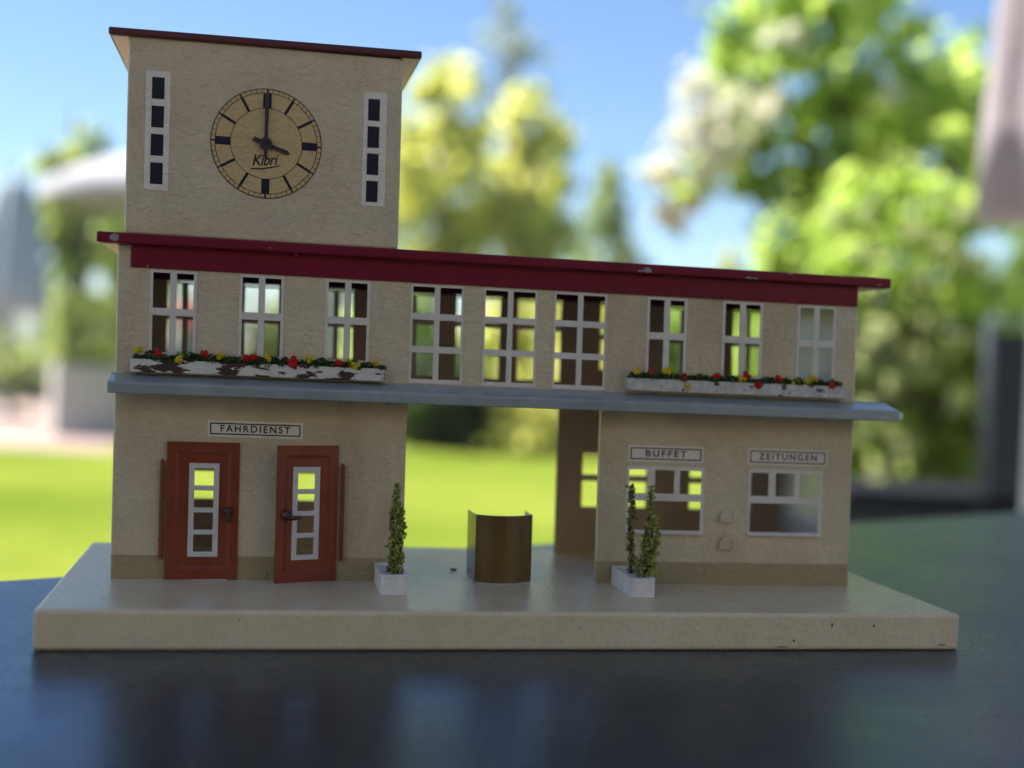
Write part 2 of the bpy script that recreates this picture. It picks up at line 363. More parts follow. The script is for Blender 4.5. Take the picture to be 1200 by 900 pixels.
for x0, x1, z0, z1, hx0, hx1, hz in ((9.6, 19.05, 157.0, 204.6, 11.95, 16.8, [(193.5, 202.1), (182.1, 190.7), (170.8, 179.4), (159.4, 168.0)]), (96.8, 106.3, 156.4, 203.4, 98.5, 103.3, [(191.6, 200.5), (180.4, 189.2), (169.2, 178.0), (158.0, 166.7)])):
    b = MB(mm); b.box(x0, x1, .12, .4, z0, z1); sp = b.build('window_strip', M['strip'], ST)
    for a, c in hz:
        b = MB(mm); b.box(hx0, hx1, -.02, .2, a, c); b.build('window_pane', M['navy'], sp)
# clock
CX, CZ, CRAD = 57.5, 178.85, 22.3
def disc(b, r, y0, y1, mi=0, n=72, cx=CX, cz=CZ): b.prism_xz([(cx + r * math.cos(2 * math.pi * i / n), cz + r * math.sin(2 * math.pi * i / n)) for i in range(n)], y0, y1, mi)
def ring(b, r0, r1, y, mi=0, n=96, cx=CX, cz=CZ):
    vs = [(cx + r * math.cos(2 * math.pi * i / n), y, cz + r * math.sin(2 * math.pi * i / n)) for r in (r0, r1) for i in range(n)]
    b.add(vs, [(i, (i + 1) % n, (i + 1) % n + n, i + n) for i in range(n)], mi)
b = MB(mm); disc(b, CRAD, .08, .4); dial = b.build('clock_face', M['dial'], ST)
b = MB(mm); ring(b, 22.0, 22.35, .03); ring(b, 20.35, 20.62, .03); ring(b, 14.25, 14.5, .03)
def bar(b, ang, r0, r1, w, y=.02):
    s, c = math.sin(ang), math.cos(ang)
    b.add([(CX + r * s + o * c, y, CZ + r * c - o * s) for r, o in ((r0, -w), (r1, -w), (r1, w), (r0, w))], [(0, 1, 2, 3)])
for k in range(60): bar(b, k * math.pi / 30, 20.5, 22.2, .11 if k % 5 else .35)
b.build('minute_track', M['ink'], dial)
for k in range(12):
    b = MB(mm); bar(b, k * math.pi / 6, 14.4, 20.5, 1.65 if k % 3 == 0 else .56, .0); b.build('hour_mark', M['navy'], dial)
for x, z, w, h in ((57.0, 199.0, .8, .7), (58.2, 200.3, 1.0, .5), (57.6, 197.2, .7, 1.3), (56.9, 195.6, .9, .5), (75.8, 176.3, .9, .7), (76.9, 177.2, .4, .4)): chip(x, z, w, h, -.05, dial, 7)
lt = text_mesh('lettering', 'Kibri', 6.4, 57.3, -.02, 172.0, M['ink'], dial, .94, .33, .05, R(5), 10.6)
b = MB(mm); b.add([(51.4, -.03, 168.0), (56, -.03, 168.2), (62.8, -.03, 169.8), (63.3, -.03, 170.8), (62.4, -.03, 170.2), (56, -.03, 168.8), (51.6, -.03, 168.5)], [(0, 1, 2, 5, 6), (2, 3, 4, 5)])
b.build('underline_stroke', M['ink'], dial)
def hand(name, ang, fr, fw, tail, tw_, y):
    s, c = math.sin(ang), math.cos(ang); b = MB(mm); pts = []
    for r, o in ((-tail, -tw_), (-tail * .5, -tw_), (0, -fw * .9), (fr * .9, -fw), (fr, -fw * .3), (fr, fw * .3), (fr * .9, fw), (0, fw * .9), (-tail * .5, tw_), (-tail, tw_)):
        pts.append((CX - .2 + r * s + o * c, CZ - .2 + r * c - o * s))
    b.prism_xz(pts, y - .35, y); return b.build(name, M['hand'], dial, bevel=.0001, seg=1)
hand('hour_hand', R(110), 10.2, .85, 5.4, .95, -.8); hand('minute_hand', R(0.5), 21.4, .82, 5.6, .75, -1.4)
b = MB(mm); n = 24
for y, r0, r1 in ((-2.2, 1.1, 2.0), (-2.2, 2.0, 2.5)): ring(b, r0, r1, y, 0, 24, CX - .2, CZ - .2)
vs = [(CX - .2 + r * math.cos(2 * math.pi * i / n), y, CZ - .2 + r * math.sin(2 * math.pi * i / n)) for r, y in ((2.5, -2.2), (2.5, -.4), (1.1, -2.2), (1.1, -.6)) for i in range(n)]
b.add(vs, [(i, (i + 1) % n, (i + 1) % n + n, i + n) for i in range(n)] + [(2 * n + (i + 1) % n, 2 * n + i, 3 * n + i, 3 * n + (i + 1) % n) for i in range(n)], 0, True)
disc(b, 1.1, -.7, -.6, 1, 24, CX - .2, CZ - .2)
b.build('hub', [M['hand'], M['ink']], dial)

# signs
def sign(txt, x0, x1, z0, z1, w):
    b = MB(mm); b.box(x0, x1, -.3, .02, z0, z1); s = b.build('sign', M['label'], ST)
    b = MB(mm); e = .95; t = .5
    b.sheet(x0 + e, x1 - e, z0 + e, z1 - e, -.37, -.31, [(x0 + e + t, x1 - e - t, z0 + e + t, z1 - e - t)], 0, 0); b.build('sign_border', M['ink'], s)
    text_mesh('lettering', txt, 3.9, (x0 + x1) / 2, -.36, (z0 + z1) / 2, M['ink'], s, 1.3, 0, .07, 0, w)
sign('FAHRDIENST', 36.9, 75.2, 58.5, 65.2, 28.0)
sign('BUFFET', 215.0, 249.2, 53.4, 60.5, 18.6)
sign('ZEITUNGEN', 270.0, 307.5, 53.4, 60.7, 27.4)

# doors: pressed tin leaves on hinge rods
def door(x_h, x_f, y_h, y_f, z0, z1, wx0, wx1, handle_u, lever, label):
    """hinge side (x_h,y_h), free side (x_f,y_f); local u runs left to right 0..wd"""
    xl, yl, xr, yr = (x_h, y_h, x_f, y_f) if x_h < x_f else (x_f, y_f, x_h, y_h)
    wd = math.hypot(xr - xl, yr - yl); ca, sa = (xr - xl) / wd, (yr - yl) / wd
    def tf(v): u, n, z = v; return mm((xl + u * ca - n * sa, yl + u * sa + n * ca, z))   # n points to the back
    b = MB(tf); k = wd / 28.6
    win = (wx0, wx1, 9.6, 47.4)
    b.sheet(0, wd, z0, z1, 0, .8, [(3.4, wd - 3.4, z0 + 4, z1 - 4)], 0, 0)              # rim
    ix0, ix1, iz0, iz1 = 3.4, wd - 3.4, z0 + 4, z1 - 4; e = 1.3
    o = [(ix0, 0, iz0), (ix1, 0, iz0), (ix1, 0, iz1), (ix0, 0, iz1)]; i_ = [(ix0 + e, .7, iz0 + e), (ix1 - e, .7, iz0 + e), (ix1 - e, .7, iz1 - e), (ix0 + e, .7, iz1 - e)]
    b.add(o + i_, [(0, 1, 5, 4), (1, 2, 6, 5), (2, 3, 7, 6), (3, 0, 4, 7)])
    b.sheet(ix0 + e, ix1 - e, iz0 + e, iz1 - e, .7, 1.2, [win], 0, 0)
    d = b.build('door', M['doorred'], ST)
    if label: d['label'] = label
    b = MB(tf); fr = 2.0
    zz = []
    top, bot, n = win[3] - fr + .1, win[2] + fr - .1, 4; mu = 2.0; ph = (top - bot - mu * (n - 1)) / n
    holes = [(win[0] + fr, win[1] - fr, bot + j * (ph + mu), bot + j * (ph + mu) + ph) for j in range(n)]
    b.sheet(win[0] - .2, win[1] + .2, win[2] - .2, win[3] + .2, .15, .95, holes, 0, 0)
    b.build('window_frame', M['doorwhite'], d, bevel=.00015, seg=1)
    b = MB(tf); hz = 28.2
    b.blob((handle_u, -1.0, hz), 2.0, 10, 0, 1.0, .08)
    b.tube([(handle_u, -1.4, hz - .3), (handle_u + lever * 2.2, -2.6, hz - 1.2), (handle_u + lever * 5.4, -2.4, hz - .9)] if lever > 0 else [(handle_u, -1.4, hz), (handle_u + .2, -2.4, hz - 1.8), (handle_u + .3, -2.0, hz - 4.2)], [1.15, 1.0, .75], 8)
    b.build('handle', M['handle'], d)
    b = MB(mm); hx = x_h + (-1.7 if x_h < x_f else 1.9)
    b.tube([(hx, -1.6, 9.6), (hx, -1.6, 47.8)], .95, 8); b.blob((hx, -1.6, 48.2), .85, 8, 0, 1, .05); b.blob((hx, -1.6, 9.2), .8, 8, 0, 1, .05)
    b.build('hinge', M['doorred'], d)
door(21.3, 50.0, -2.2, -.7, .3, 56.2, 9.0, 20.6, 24.4, -1, None)
door(90.1, 65.1, -1.0, -10.0, .3, 56.4, 7.2, 18.6, 3.9, 1, 'door standing ajar, in shade')
for x0, x1 in ((24, 46), (68, 88)):
    b = MB(mm); b.box(x0, x1, -1.2, .5, .02, .3); b.build('door_gap_light', M['doorwhite'], ST)  # white strip in place of light through the gap below the doors

# pressed letter boxes on the right wall
for z0 in (27.5, 15.6):
    b = MB(mm); pts = [(257.6, z0), (262.8, z0), (262.8, z0 + 5.0), (259.3, z0 + 5.2), (258.2, z0 + 4.4), (257.6, z0 + 3.0)]
    b.prism_xz(pts, -1.7, .02); b.build('letter_box', M['tower'], ST, bevel=.0004, seg=2)

# window boxes with tufts and flowers
def leaves_mesh(name, pts, size, mat, parent, nrm=None, aspect=.5, jitter=.35, tf=None):
    n = len(pts); pts = np.asarray(pts, float)
    nr = rng.normal(size=(n, 3)) if nrm is None else np.asarray(nrm) + rng.normal(size=(n, 3)) * .7
    nr /= np.linalg.norm(nr, axis=1)[:, None] + 1e-9
    t = rng.normal(size=(n, 3)); u = np.cross(nr, t); u /= np.linalg.norm(u, axis=1)[:, None] + 1e-9; w = np.cross(nr, u)
    s = size * (1 + rng.uniform(-jitter, jitter, n))[:, None]
    q = np.stack([pts - u * s, pts + w * s * aspect - u * s * .1, pts + u * s, pts - w * s * aspect - u * s * .1], 1).reshape(-1, 3)
    me = bpy.data.meshes.new(name); me.vertices.add(4 * n); me.vertices.foreach_set('co', q.ravel())
    me.loops.add(4 * n); me.loops.foreach_set('vertex_index', np.arange(4 * n, dtype=np.int32))
    me.polygons.add(n); me.polygons.foreach_set('loop_start', np.arange(0, 4 * n, 4, dtype=np.int32)); me.polygons.foreach_set('loop_total', np.full(n, 4, np.int32))
    me.materials.append(mat); me.update(calc_edges=True); me.validate()
    o = bpy.data.objects.new(name, me); COL.objects.link(o); adopt(o, parent); return o
def to_mm(P):
    P = np.array(P); P[:, 0] -= SHEAR * np.maximum(P[:, 2], 0); return P * .001
def flower_box(x0, x1, z0, z1, mat, flowers, gaps):
    b = MB(mm)
    b.box(x0, x1, -5.4, -4.6, z0, z1); b.box(x0, x1, -.9, -.3, z0, z1); b.box(x0, x0 + .9, -4.59, -.91, z0, z1); b.box(x1 - .9, x1, -4.59, -.91, z0, z1); b.box(x0 + .9, x1 - .9, -4.59, -.91, z0, z0 + .6)
    f = b.build('flower_box', mat, ST, bevel=.0002, seg=1)
    b = MB(mm); b.box(x0 + .91, x1 - .91, -4.58, -.92, z0 + .61, z1 - .6); b.build('soil', M['handle'], f)
    P = []
    x = x0 + 3
    while x < x1 - 1:
        r = random.uniform(1.5, 2.5); c = (x, random.uniform(-4.4, -2.2), z1 + random.uniform(.1, 1.5))
        k = 80; v = rng.normal(size=(k, 3)); v /= np.linalg.norm(v, axis=1)[:, None]
        P.append(np.array(c) + v * (r * rng.uniform(.5, 1, k) ** .4)[:, None] * np.array([1.15, .9, .85])); x += random.uniform(1.5, 2.7)
    leaves_mesh('tuft', to_mm(np.concatenate(P)), .0007, M['boxgreen'], f, aspect=.65)
    for (fx, fz, c) in flowers:
        b = MB(mm); cy = -5.2 if fz < z1 + 1 else random.uniform(-5, -3.6)
        for _ in range(9): b.blob((fx + random.gauss(0, .75), cy + random.gauss(0, .45), fz + random.gauss(0, .6)), random.uniform(.65, 1.15), 6, 0, 1, .3)
        b.build('flower', M['redflower'] if c == 'r' else M['yelflower'], f)
flower_box(6.5, 108.0, 83.8, 89.0, M['fbox'], [(9, 92.3, 'y'), (17, 91.6, 'r'), (25.4, 89.6, 'y'), (35.2, 91.6, 'r'), (41.5, 91.5, 'y'), (51.6, 90.8, 'r'), (54.5, 91.6, 'r'), (60.4, 91.4, 'y'), (70.2, 91.2, 'r'), (70.5, 89, 'r'), (77.6, 91.4, 'y'), (89, 90.4, 'r'), (93, 90.6, 'y'), (95.5, 89.6, 'y'), (104, 90.6, 'y')], [])
flower_box(212.4, 313.4, 84.3, 89.6, M['fboxworn'], [(222.6, 91.8, 'r'), (216, 92.6, 'y'), (236.8, 90.8, 'r'), (239, 87.6, 'y'), (252.5, 92, 'r'), (264, 91.4, 'y'), (266.5, 92.4, 'r'), (271.6, 88.8, 'r'), (282, 92, 'r'), (289.5, 91, 'y'), (294, 91.2, 'y'), (298, 93, 'y'), (305.6, 90, 'r'), (230, 93, 'y')], [])

# floor planters with moss climbers
def planter(x0, x1, y0, y1, h, stalks, mats):
    b = MB(mm); t = 1.0
    b.box(x0, x1, y0, y0 + t, .05, h); b.box(x0, x1, y1 - t, y1, .05, h); b.box(x0, x0 + t, y0 + t, y1 - t, .05, h); b.box(x1 - t, x1, y0 + t, y1 - t, .05, h)
    b.box(x0 + t, x1 - t, y0 + t, y1 - t, .3, h - 1.1)
    p = b.build('planter', M['planter'], ST, bevel=.00025, seg=1)
    for (sx, sy, tx, ty, top, r, mat, n) in stalks:
        b = MB(mm); pts = [(sx + (tx - sx) * i / 8 + random.uniform(-.5, .5), sy + (ty - sy) * i / 8, h - 2 + (top - h + 1) * i / 8) for i in range(9)]
        b.tube(pts, [.7 * (1 - .06 * i) for i in range(9)], 6); s = b.build('stem', M['mossdark'], p)
        P = []
        for k in range(n):
            u = random.random() ** .9; i = min(7, int(u * 8)); q = u * 8 - i; c = np.array(pts[i]) * (1 - q) + np.array(pts[i + 1]) * q
            rr = r * (1.0 + .45 * math.sin(u * 13 + sx) - .35 * u)
            cc = c + rng.normal(size=3) * rr * np.array([.55, .55, .8])
            m = rng.normal(size=(6, 3)); P.append(cc + m * .6)
        leaves_mesh('climbing_moss', to_mm(np.concatenate(P)), random.uniform(.0008, .001), M[mat], p, aspect=.6)
planter(106.1, 116.5, -32.5, -2.0, 8.2, [(111.4, -24, 112.0, -24, 44.0, 1.0, 'moss', 105), (110.8, -18, 112.5, -20, 40, 1.0, 'mossolive', 85), (113.4, -22, 114.6, -22, 35, 1.2, 'moss', 110)], None)
planter(208.6, 218.4, -33.2, -1.5, 8.0, [(213.4, -14, 213.2, -12, 45.6, .9, 'mossolive', 95), (215.4, -22, 219.8, -20, 44.5, .8, 'moss', 80), (219.0, -22, 220.5, -22, 33, 2.6, 'moss', 90), (217.5, -23, 220.8, -24, 22.5, 2.4, 'moss', 80), (215.5, -22, 216.0, -22, 15, 2.0, 'mossolive', 60)], None)

# curved brown counter standing in the passage
b = MB(mm); arc = []
for i in range(17):
    t = i / 16; x = 148.6 + (173.6 - 148.6) * t; y = -1.4 + 2.4 * t - 5.0 * (1 - (2 * t - 1) ** 2); arc.append((x, y))
arc = [(148.3, 18.5), (148.35, 8)] + arc + [(174.2, 10), (174.4, 18)]
n = len(arc); H = [29.0 if 1 < i < n - 2 else 28.4 for i in range(n)]
inn = []
for i, (x, y) in enumerate(arc):
    a = Vector(arc[max(i - 1, 0)]); c = Vector(arc[min(i + 1, n - 1)]); d = (c - a).normalized(); inn.append((x - d.y * .7, y + d.x * .7))
vs = [(x, y, .35) for x, y in arc] + [(x, y, h) for (x, y), h in zip(arc, H)] + [(x, y, .35) for x, y in inn] + [(x, y, h) for (x, y), h in zip(inn, H)]
b.add(vs, [(i, i + 1, i + 1 + n, i + n) for i in range(n - 1)], 0, False)
b.add(vs, [(2 * n + i + 1, 2 * n + i, 3 * n + i, 3 * n + i + 1) for i in range(n - 1)], 1)
b.add(vs, [(n + i, n + i + 1, 3 * n + i + 1, 3 * n + i) for i in range(n - 1)], 1)
b.add(vs, [(0, n, 3 * n, 2 * n), (n - 1, 3 * n - 1, 4 * n - 1, 2 * n - 1)], 1)
ct = b.build('counter', [M['counter'], M['counterin']], ST)
b = MB(mm); b.prism_xy([(x * 1.0, y - .35) for x, y in arc[2:-2]] + [(173.4, 4), (148.8, 4)], .05, .32); b.build('counter_foot', M['doorwhite'], ct)
b = MB(mm); b.prism_xy([(142.6, 29.6), (143.6, 27.6), (145.6, 28.4), (145.2, 30.4), (143.8, 30.8)], .05, .75)
tag(b.build('paint_flake', M['flake'], None, bevel=.0002, seg=1), 'tiny dark red-brown flake lying on the cream base left of the curved counter', 'flake')

# ------------------------------------------------------------------ table
TE0, TE1 = Vector((-.05538, .07384)), Vector((.69326, .43971)); te = (TE1 - TE0).normalized(); tn = Vector((te.y, -te.x))
def tpt(a, c): q = TE0 + te * a + tn * c; return (q.x, q.y)
TC = tpt(.35, .5)
TB = empty('table', (TC[0], TC[1], GROUND), 'dark slate-topped garden table under the toy station', 'table')
m, nt, out = newmat('dark_slate'); p = N(nt, 'ShaderNodeBsdfPrincipled', Roughness=.3); p.inputs['Specular IOR Level'].default_value = .5; p.inputs['IOR'].default_value = 1.55; p.inputs['Metallic'].default_value = .6; p.inputs['Specular Tint'].default_value = (.79, .90, 1, 1); p.inputs['Sheen Weight'].default_value = .26; p.inputs['Sheen Roughness'].default_value = .13; p.inputs['Sheen Tint'].default_value = (.75, .86, 1, 1)
L(nt, p.outputs[0], out.inputs[0])
tcol = ramp(nt, noise(nt, 9, 8, .65, (1, 1, 1), .6), [(.3, (.021, .026, .038)), (.55, (.040, .048, .066)), (.75, (.078, .091, .118))])
L(nt, mixc(nt, ramp(nt, noise(nt, 420, 3, .7), [(.45, (0, 0, 0)), (.75, (.8, .8, .8))]), tcol, (.13, .155, .20)), p.inputs['Base Color'])
mr = N(nt, 'ShaderNodeMapRange'); mr.inputs[3].default_value = .19; mr.inputs[4].default_value = .38; L(nt, noise(nt, 14, 8, .7), mr.inputs[0]); scr = ramp(nt, noise(nt, 26, 4, .6, (1, 22, 1), .4), [(.62, (0, 0, 0)), (.70, (.16, .16, .16))]); ad = N(nt, 'ShaderNodeMath', operation='ADD'); L(nt, mr.outputs[0], ad.inputs[0]); L(nt, scr, ad.inputs[1])
L(nt, ad.outputs[0], p.inputs['Roughness'])
bp = N(nt, 'ShaderNodeBump', Strength=1, Distance=.00012); L(nt, noise(nt, 520, 3, .7), bp.inputs['Height']); L(nt, bp.outputs[0], p.inputs['Normal'])
M['slate'] = m
M['alu'] = paint('anthracite_metal', (.06, .062, .066), None, .4, .5, 20)
b = MB(); b.prism_xy([tpt(-1.1, 1.05), tpt(1.6, 1.05), tpt(1.6, 0), tpt(-1.1, 0)], TABLE_Z - .014, TABLE_Z); b.build('tabletop', M['slate'], TB, bevel=.002)
for a in (-.95, 1.45):
    for c in (.1, .95):
        x, y = tpt(a, c); b = MB(); b.box(x - .03, x + .03, y - .03, y + .03, GROUND + .008, TABLE_Z - .014); b.build('leg', M['alu'], TB)

# ------------------------------------------------------------------ the ground
def big_quad(name, pts, z, mat):
    b = MB(); b.add([(x, y, z) for x, y in pts], [tuple(range(len(pts)))]); o = b.build(name, mat); o['kind'] = 'structure'; return o
M['lawn'] = paint('mown_lawn', (.235, .265, .045), (.085, .145, .013), .95, .0, .3, [(60, 4, (1, 1, 1), .02)])  # broad darker patches put shade into the grass colour
M['terrace'] = paint('terrace_stone', (.30, .29, .28), (.25, .24, .23), .7, .3, 2)
M['patio'] = paint('pinkish_paving', (.31, .225, .20), (.27, .20, .18), .8, .2, 3)
big_quad('lawn', [(-400, -400), (400, -400), (400, 400), (-400, 400)], GROUND, M['lawn'])
big_quad('terrace', [(-6, -5), (7, -5), (7, 2.4), (-6, 2.4)], GROUND + .004, M['terrace'])
q = [G(-260, 9.6), G(128, 9.6), G(215, 17), G(-330, 17)]
big_quad('patio', [(v.x, v.y) for v in q], GROUND + .004, M['patio'])

# ------------------------------------------------------------------ foliage builders
BARK = paint('bark', (.09, .07, .05), (.06, .045, .035), .9, .2, 8, [(20, 5, (1, 1, .3), .01)])
LM = {
 'yellow': leafmat('sunlit_yellow_green', [(.26, .29, .06), (.34, .35, .085), (.40, .38, .12), (.29, .31, .085)], .7, .4, 2.0),
 'lime': leafmat('fresh_lime_leaf', [(.16, .23, .045), (.24, .32, .06), (.31, .37, .10), (.22, .28, .085)], .68, .4, 2.1),
 'mid': leafmat('mid_green_leaf', [(.11, .155, .035), (.17, .21, .055), (.22, .25, .075), (.14, .175, .06)], .65, .5, 2.2),
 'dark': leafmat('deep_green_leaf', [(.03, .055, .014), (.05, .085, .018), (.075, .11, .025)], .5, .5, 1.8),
 'blue': leafmat('haze_blue_leaf', [(.17, .21, .20), (.22, .26, .25), (.18, .22, .18)], .55, .6, 1.8),  # pale blue of distance haze put into the leaf colour
 'blossom': leafmat('cream_blossom', [(.72, .69, .58), (.80, .77, .66), (.66, .63, .52)], .5),
 'rust': leafmat('rusty_leaf', [(.30, .20, .07), (.40, .29, .12), (.24, .20, .06)], .5, .5, 1.4),
 'palehead': leafmat('pale_green_head', [(.34, .36, .18), (.42, .43, .24), (.28, .32, .14)], .5, .5, 1.3),
 'red': leafmat('red_petal', [(.55, .02, .04), (.65, .05, .08)], .3),
}
def clump_pts(c, r, n, sub=7):
    """leaf points gathered in sub-clumps inside an ellipsoid, more towards the outside"""
    c = np.array(c, float); r = np.array(r if hasattr(r, '__len__') else (r, r, r), float)
    k = max(3, int(sub)); v = rng.normal(size=(k, 3)); v /= np.linalg.norm(v, axis=1)[:, None]
    cen = v * (rng.uniform(.35, 1, k) ** .6)[:, None]
    idx = rng.integers(0, k, n); off = rng.normal(size=(n, 3)) * .24
    P = cen[idx] + off; return c + P * r, P
def crown(parent, name, mat, clumps, leaf, dens):
    PP, NN = [], []
    for c, r, sub in clumps:
        rr = r if hasattr(r, '__len__') else (r, r, r)
        n = int(dens * (rr[0] * rr[1] * rr[2]) ** (2 / 3) / leaf ** 2)
        P, Nn = clump_pts(c, rr, n, sub); PP.append(P); NN.append(Nn)
    return leaves_mesh(name, np.concatenate(PP), leaf, mat, parent, np.concatenate(NN) + np.array([0, 0, .5]), .55)
def trunk(parent, base, top, r, limbs=(), name='trunk'):
    b = MB(); base = Vector(base); top = Vector(top); mid = base.lerp(top, .5) + Vector((r * .6, r * .3, 0))
    b.tube([base + Vector((0, 0, -.05)), base.lerp(top, .08), mid, top], [r * 1.35, r, r * .75, r * .35], 8)
    for q in limbs:
        s = base.lerp(top, random.uniform(.35, .8)); q = Vector(q); b.tube([s, s.lerp(q, .5) + Vector((0, 0, .1 * (q - s).length)), q], [r * .4, r * .26, r * .1], 6)
    return b.build(name, BARK, parent)

# --- left: trees behind the white parasol
def tree(px, d, ytop, ybot, wpx, leafcol, label, name='deciduous_tree', cat='tree', group=None, leaf=.16, dens=13, nb=11, skew=0):
    base = G(px, d); t = empty(name, base, label, cat, group); k = d / F_PX
    zt, zb = W(px, ytop, d).z, W(px, ybot, d).z; rx = wpx * .5 * k; h = zt - zb; cl = []
    for i in range(nb):
        u = (i + .5) / nb; rad = rx * (math.sin(math.pi * (.12 + .8 * u)) ** .7)
        a = random.uniform(0, 6.28); o = rad * random.uniform(.3, .62); q = rad * random.uniform(.45, .62)
        cl.append(((base.x + o * math.cos(a) + skew * u, base.y + o * math.sin(a), zb + h * (.1 + .8 * u)), (q, q, max(q * .75, h / nb)), 7))
    crown(t, 'crown', LM[leafcol], cl, leaf, dens)
    trunk(t, base, (base.x + skew * .5, base.y, zb + h * .7), max(.05, .02 * (zt - GROUND)), [c[0] for c in cl[::2]])
    return t
def conifer(px, d, ytop, wpx, col, label, group=None, tiers=13, leaf=.22, dens=7):
    base = G(px, d); t = empty('conifer', base, label, 'tree', group); k = d / F_PX; zt = W(px, ytop, d).z; H = zt - base.z; rx = wpx * .5 * k; cl = []
    for i in range(tiers):
        u = i / tiers; rad = rx * (1 - u) ** .8 + .08; z = base.z + H * (.1 + .88 * u)
        for a in np.arange(0, 6.28, 1.05):
            a += random.uniform(-.3, .3); cl.append(((base.x + rad * .62 * math.cos(a), base.y + rad * .62 * math.sin(a), z - rad * .12), (rad * .4, rad * .4, H / tiers * .45), 4))
    crown(t, 'crown', LM[col], cl, leaf, dens); trunk(t, base, (base.x, base.y, zt - .2), .012 * H + .06); return t
def bush(px, d, ytop, wpx, col, label, leaf=.06, dens=9, nb=8, name='shrub', group=None, depth=1.0, ybot=None):
    base = G(px, d); t = empty(name, base, label, 'shrub', group); k = d / F_PX; H = W(px, ytop, d).z - base.z; rx = wpx * .5 * k; cl = []
    for i in range(nb):
        a = 6.28 * i / nb + random.uniform(-.4, .4); o = rx * random.uniform(.35, .6); z = base.z + H * random.uniform(.3, .75); q = rx * random.uniform(.4, .55)
        cl.append(((base.x + o * math.cos(a), base.y + depth * o * math.sin(a), z), (q, q * depth, H * .27), 8))
    cl.append(((base.x, base.y, base.z + H * .72), (rx * .5, rx * .5 * depth, H * .25), 8)); cl.append(((base.x, base.y, base.z + H * .25), (rx * .85, rx * .85 * depth, H * .22), 10))
    crown(t, 'foliage', LM[col], cl, leaf, dens)
    b = MB()
    for c, r, _ in cl[:5]: b.tube([base + Vector((random.uniform(-.08, .08), random.uniform(-.08, .08), -.03)), Vector(c)], [.022, .008], 5)
    b.build('stem', BARK, t); return t

tree(92, 21, 136, 340, 130, 'mid', 'yellow-green tree rising behind the white parasol, left of the toy', leaf=.15)
tree(150, 24, 190, 400, 150, 'mid', 'broad green tree just behind the open white parasol canopy', leaf=.15)
conifer(76, 36, 122, 60, 'mid', 'slender conifer tip above the tree left of the toy tower')
tree(-30, 20, 250, 400, 110, 'mid', 'green garden tree cut off by the left edge of the photo', leaf=.14)
# --- centre
tree(506, 24, 42, 370, 175, 'yellow', 'tall yellow-green tree right behind the corner of the toy clock tower', leaf=.17, nb=15, dens=11)
tree(598, 25, 74, 370, 150, 'yellow', 'round yellow-green tree standing right of the taller one in the middle', leaf=.17, nb=13, dens=11)
tree(425, 26, 120, 380, 150, 'yellow', 'yellow-green tree mostly hidden behind the toy clock tower', leaf=.17, nb=10, dens=11)
tree(640, 29, 130, 380, 90, 'mid', 'green tree at the right flank of the round yellow-green tree', leaf=.17, nb=10)
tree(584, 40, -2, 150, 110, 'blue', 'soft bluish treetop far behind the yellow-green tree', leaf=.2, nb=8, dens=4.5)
conifer(704, 42, 174, 150, 'mid', 'lone grey-green conifer standing right of the yellow-green trees', leaf=.26, dens=9)
conifer(846, 44, 276, 80, 'yellow', 'small brownish conifer far behind the blossoming shrub', leaf=.26)
# --- bushes behind the lawn
bush(525, 11.5, 400, 170, 'dark', 'dark evergreen bush at the end of the lawn, seen through the passage', leaf=.06, dens=14)
bush(625, 11.3, 430, 110, 'yellow', 'loose green bush right of the dark evergreen, seen through the passage')
bush(680, 11.8, 400, 150, 'yellow', 'yellow-green bush behind the toy canteen wing', leaf=.07)
bush(470, 13.5, 330, 130, 'lime', 'bright lime bush behind the left end of the toy passage', leaf=.07)
bush(585, 15, 322, 130, 'yellow', 'tall yellow-green bush behind the middle toy windows', leaf=.08)
bush(690, 15.5, 318, 150, 'yellow', 'pale yellow bush behind the right-hand large toy windows', leaf=.08)
bush(800, 14.5, 322, 170, 'lime', 'wide lime bush behind the right wing toy windows', leaf=.08)
bush(900, 13.0, 330, 150, 'lime', 'lime bush behind the right end of the toy station', leaf=.08)
bush(430, 12.5, 352, 90, 'lime', 'small lime bush behind the third toy window', leaf=.07)
bush(330, 14, 340, 110, 'mid', 'green bush behind the second toy window', leaf=.07)
bush(225, 15, 330, 100, 'lime', 'lime bush behind the first toy window', leaf=.07)

# --- planter with clipped box, far left
cream = paint('white_render', (.46, .43, .42), (.42, .40, .39), .8, .2, 3)
P0 = G(128, 11.4); pl = empty('hedge_planter', P0, 'big pale square planter with clipped hedge, left behind the toy', 'planter')
def obox(mb, c, ang, sx, sy, z0, z1):
    ca, sa = math.cos(ang), math.sin(ang)
    pts = [(c.x + x * ca - y * sa, c.y + x * sa + y * ca) for x, y in ((-sx, -sy), (sx, -sy), (sx, sy), (-sx, sy))]; mb.prism_xy(pts, z0, z1)
b = MB(); obox(b, P0, R(12), .48, .40, GROUND, GROUND + .62); b.build('box', cream, pl, bevel=.01)
v = rng.uniform(-1, 1, (5200, 3)); ax = rng.integers(0, 3, 5200); v[np.arange(5200), ax] = np.sign(v[np.arange(5200), ax]) * rng.uniform(.86, 1.03, 5200)
ca, sa = math.cos(R(12)), math.sin(R(12)); hp = np.stack([P0.x + v[:, 0] * .46 * ca - v[:, 1] * .38 * sa, P0.y + v[:, 0] * .46 * sa + v[:, 1] * .38 * ca, GROUND + .93 + v[:, 2] * .30], 1)
leaves_mesh('hedge', hp, .035, LM['mid'], pl, v)
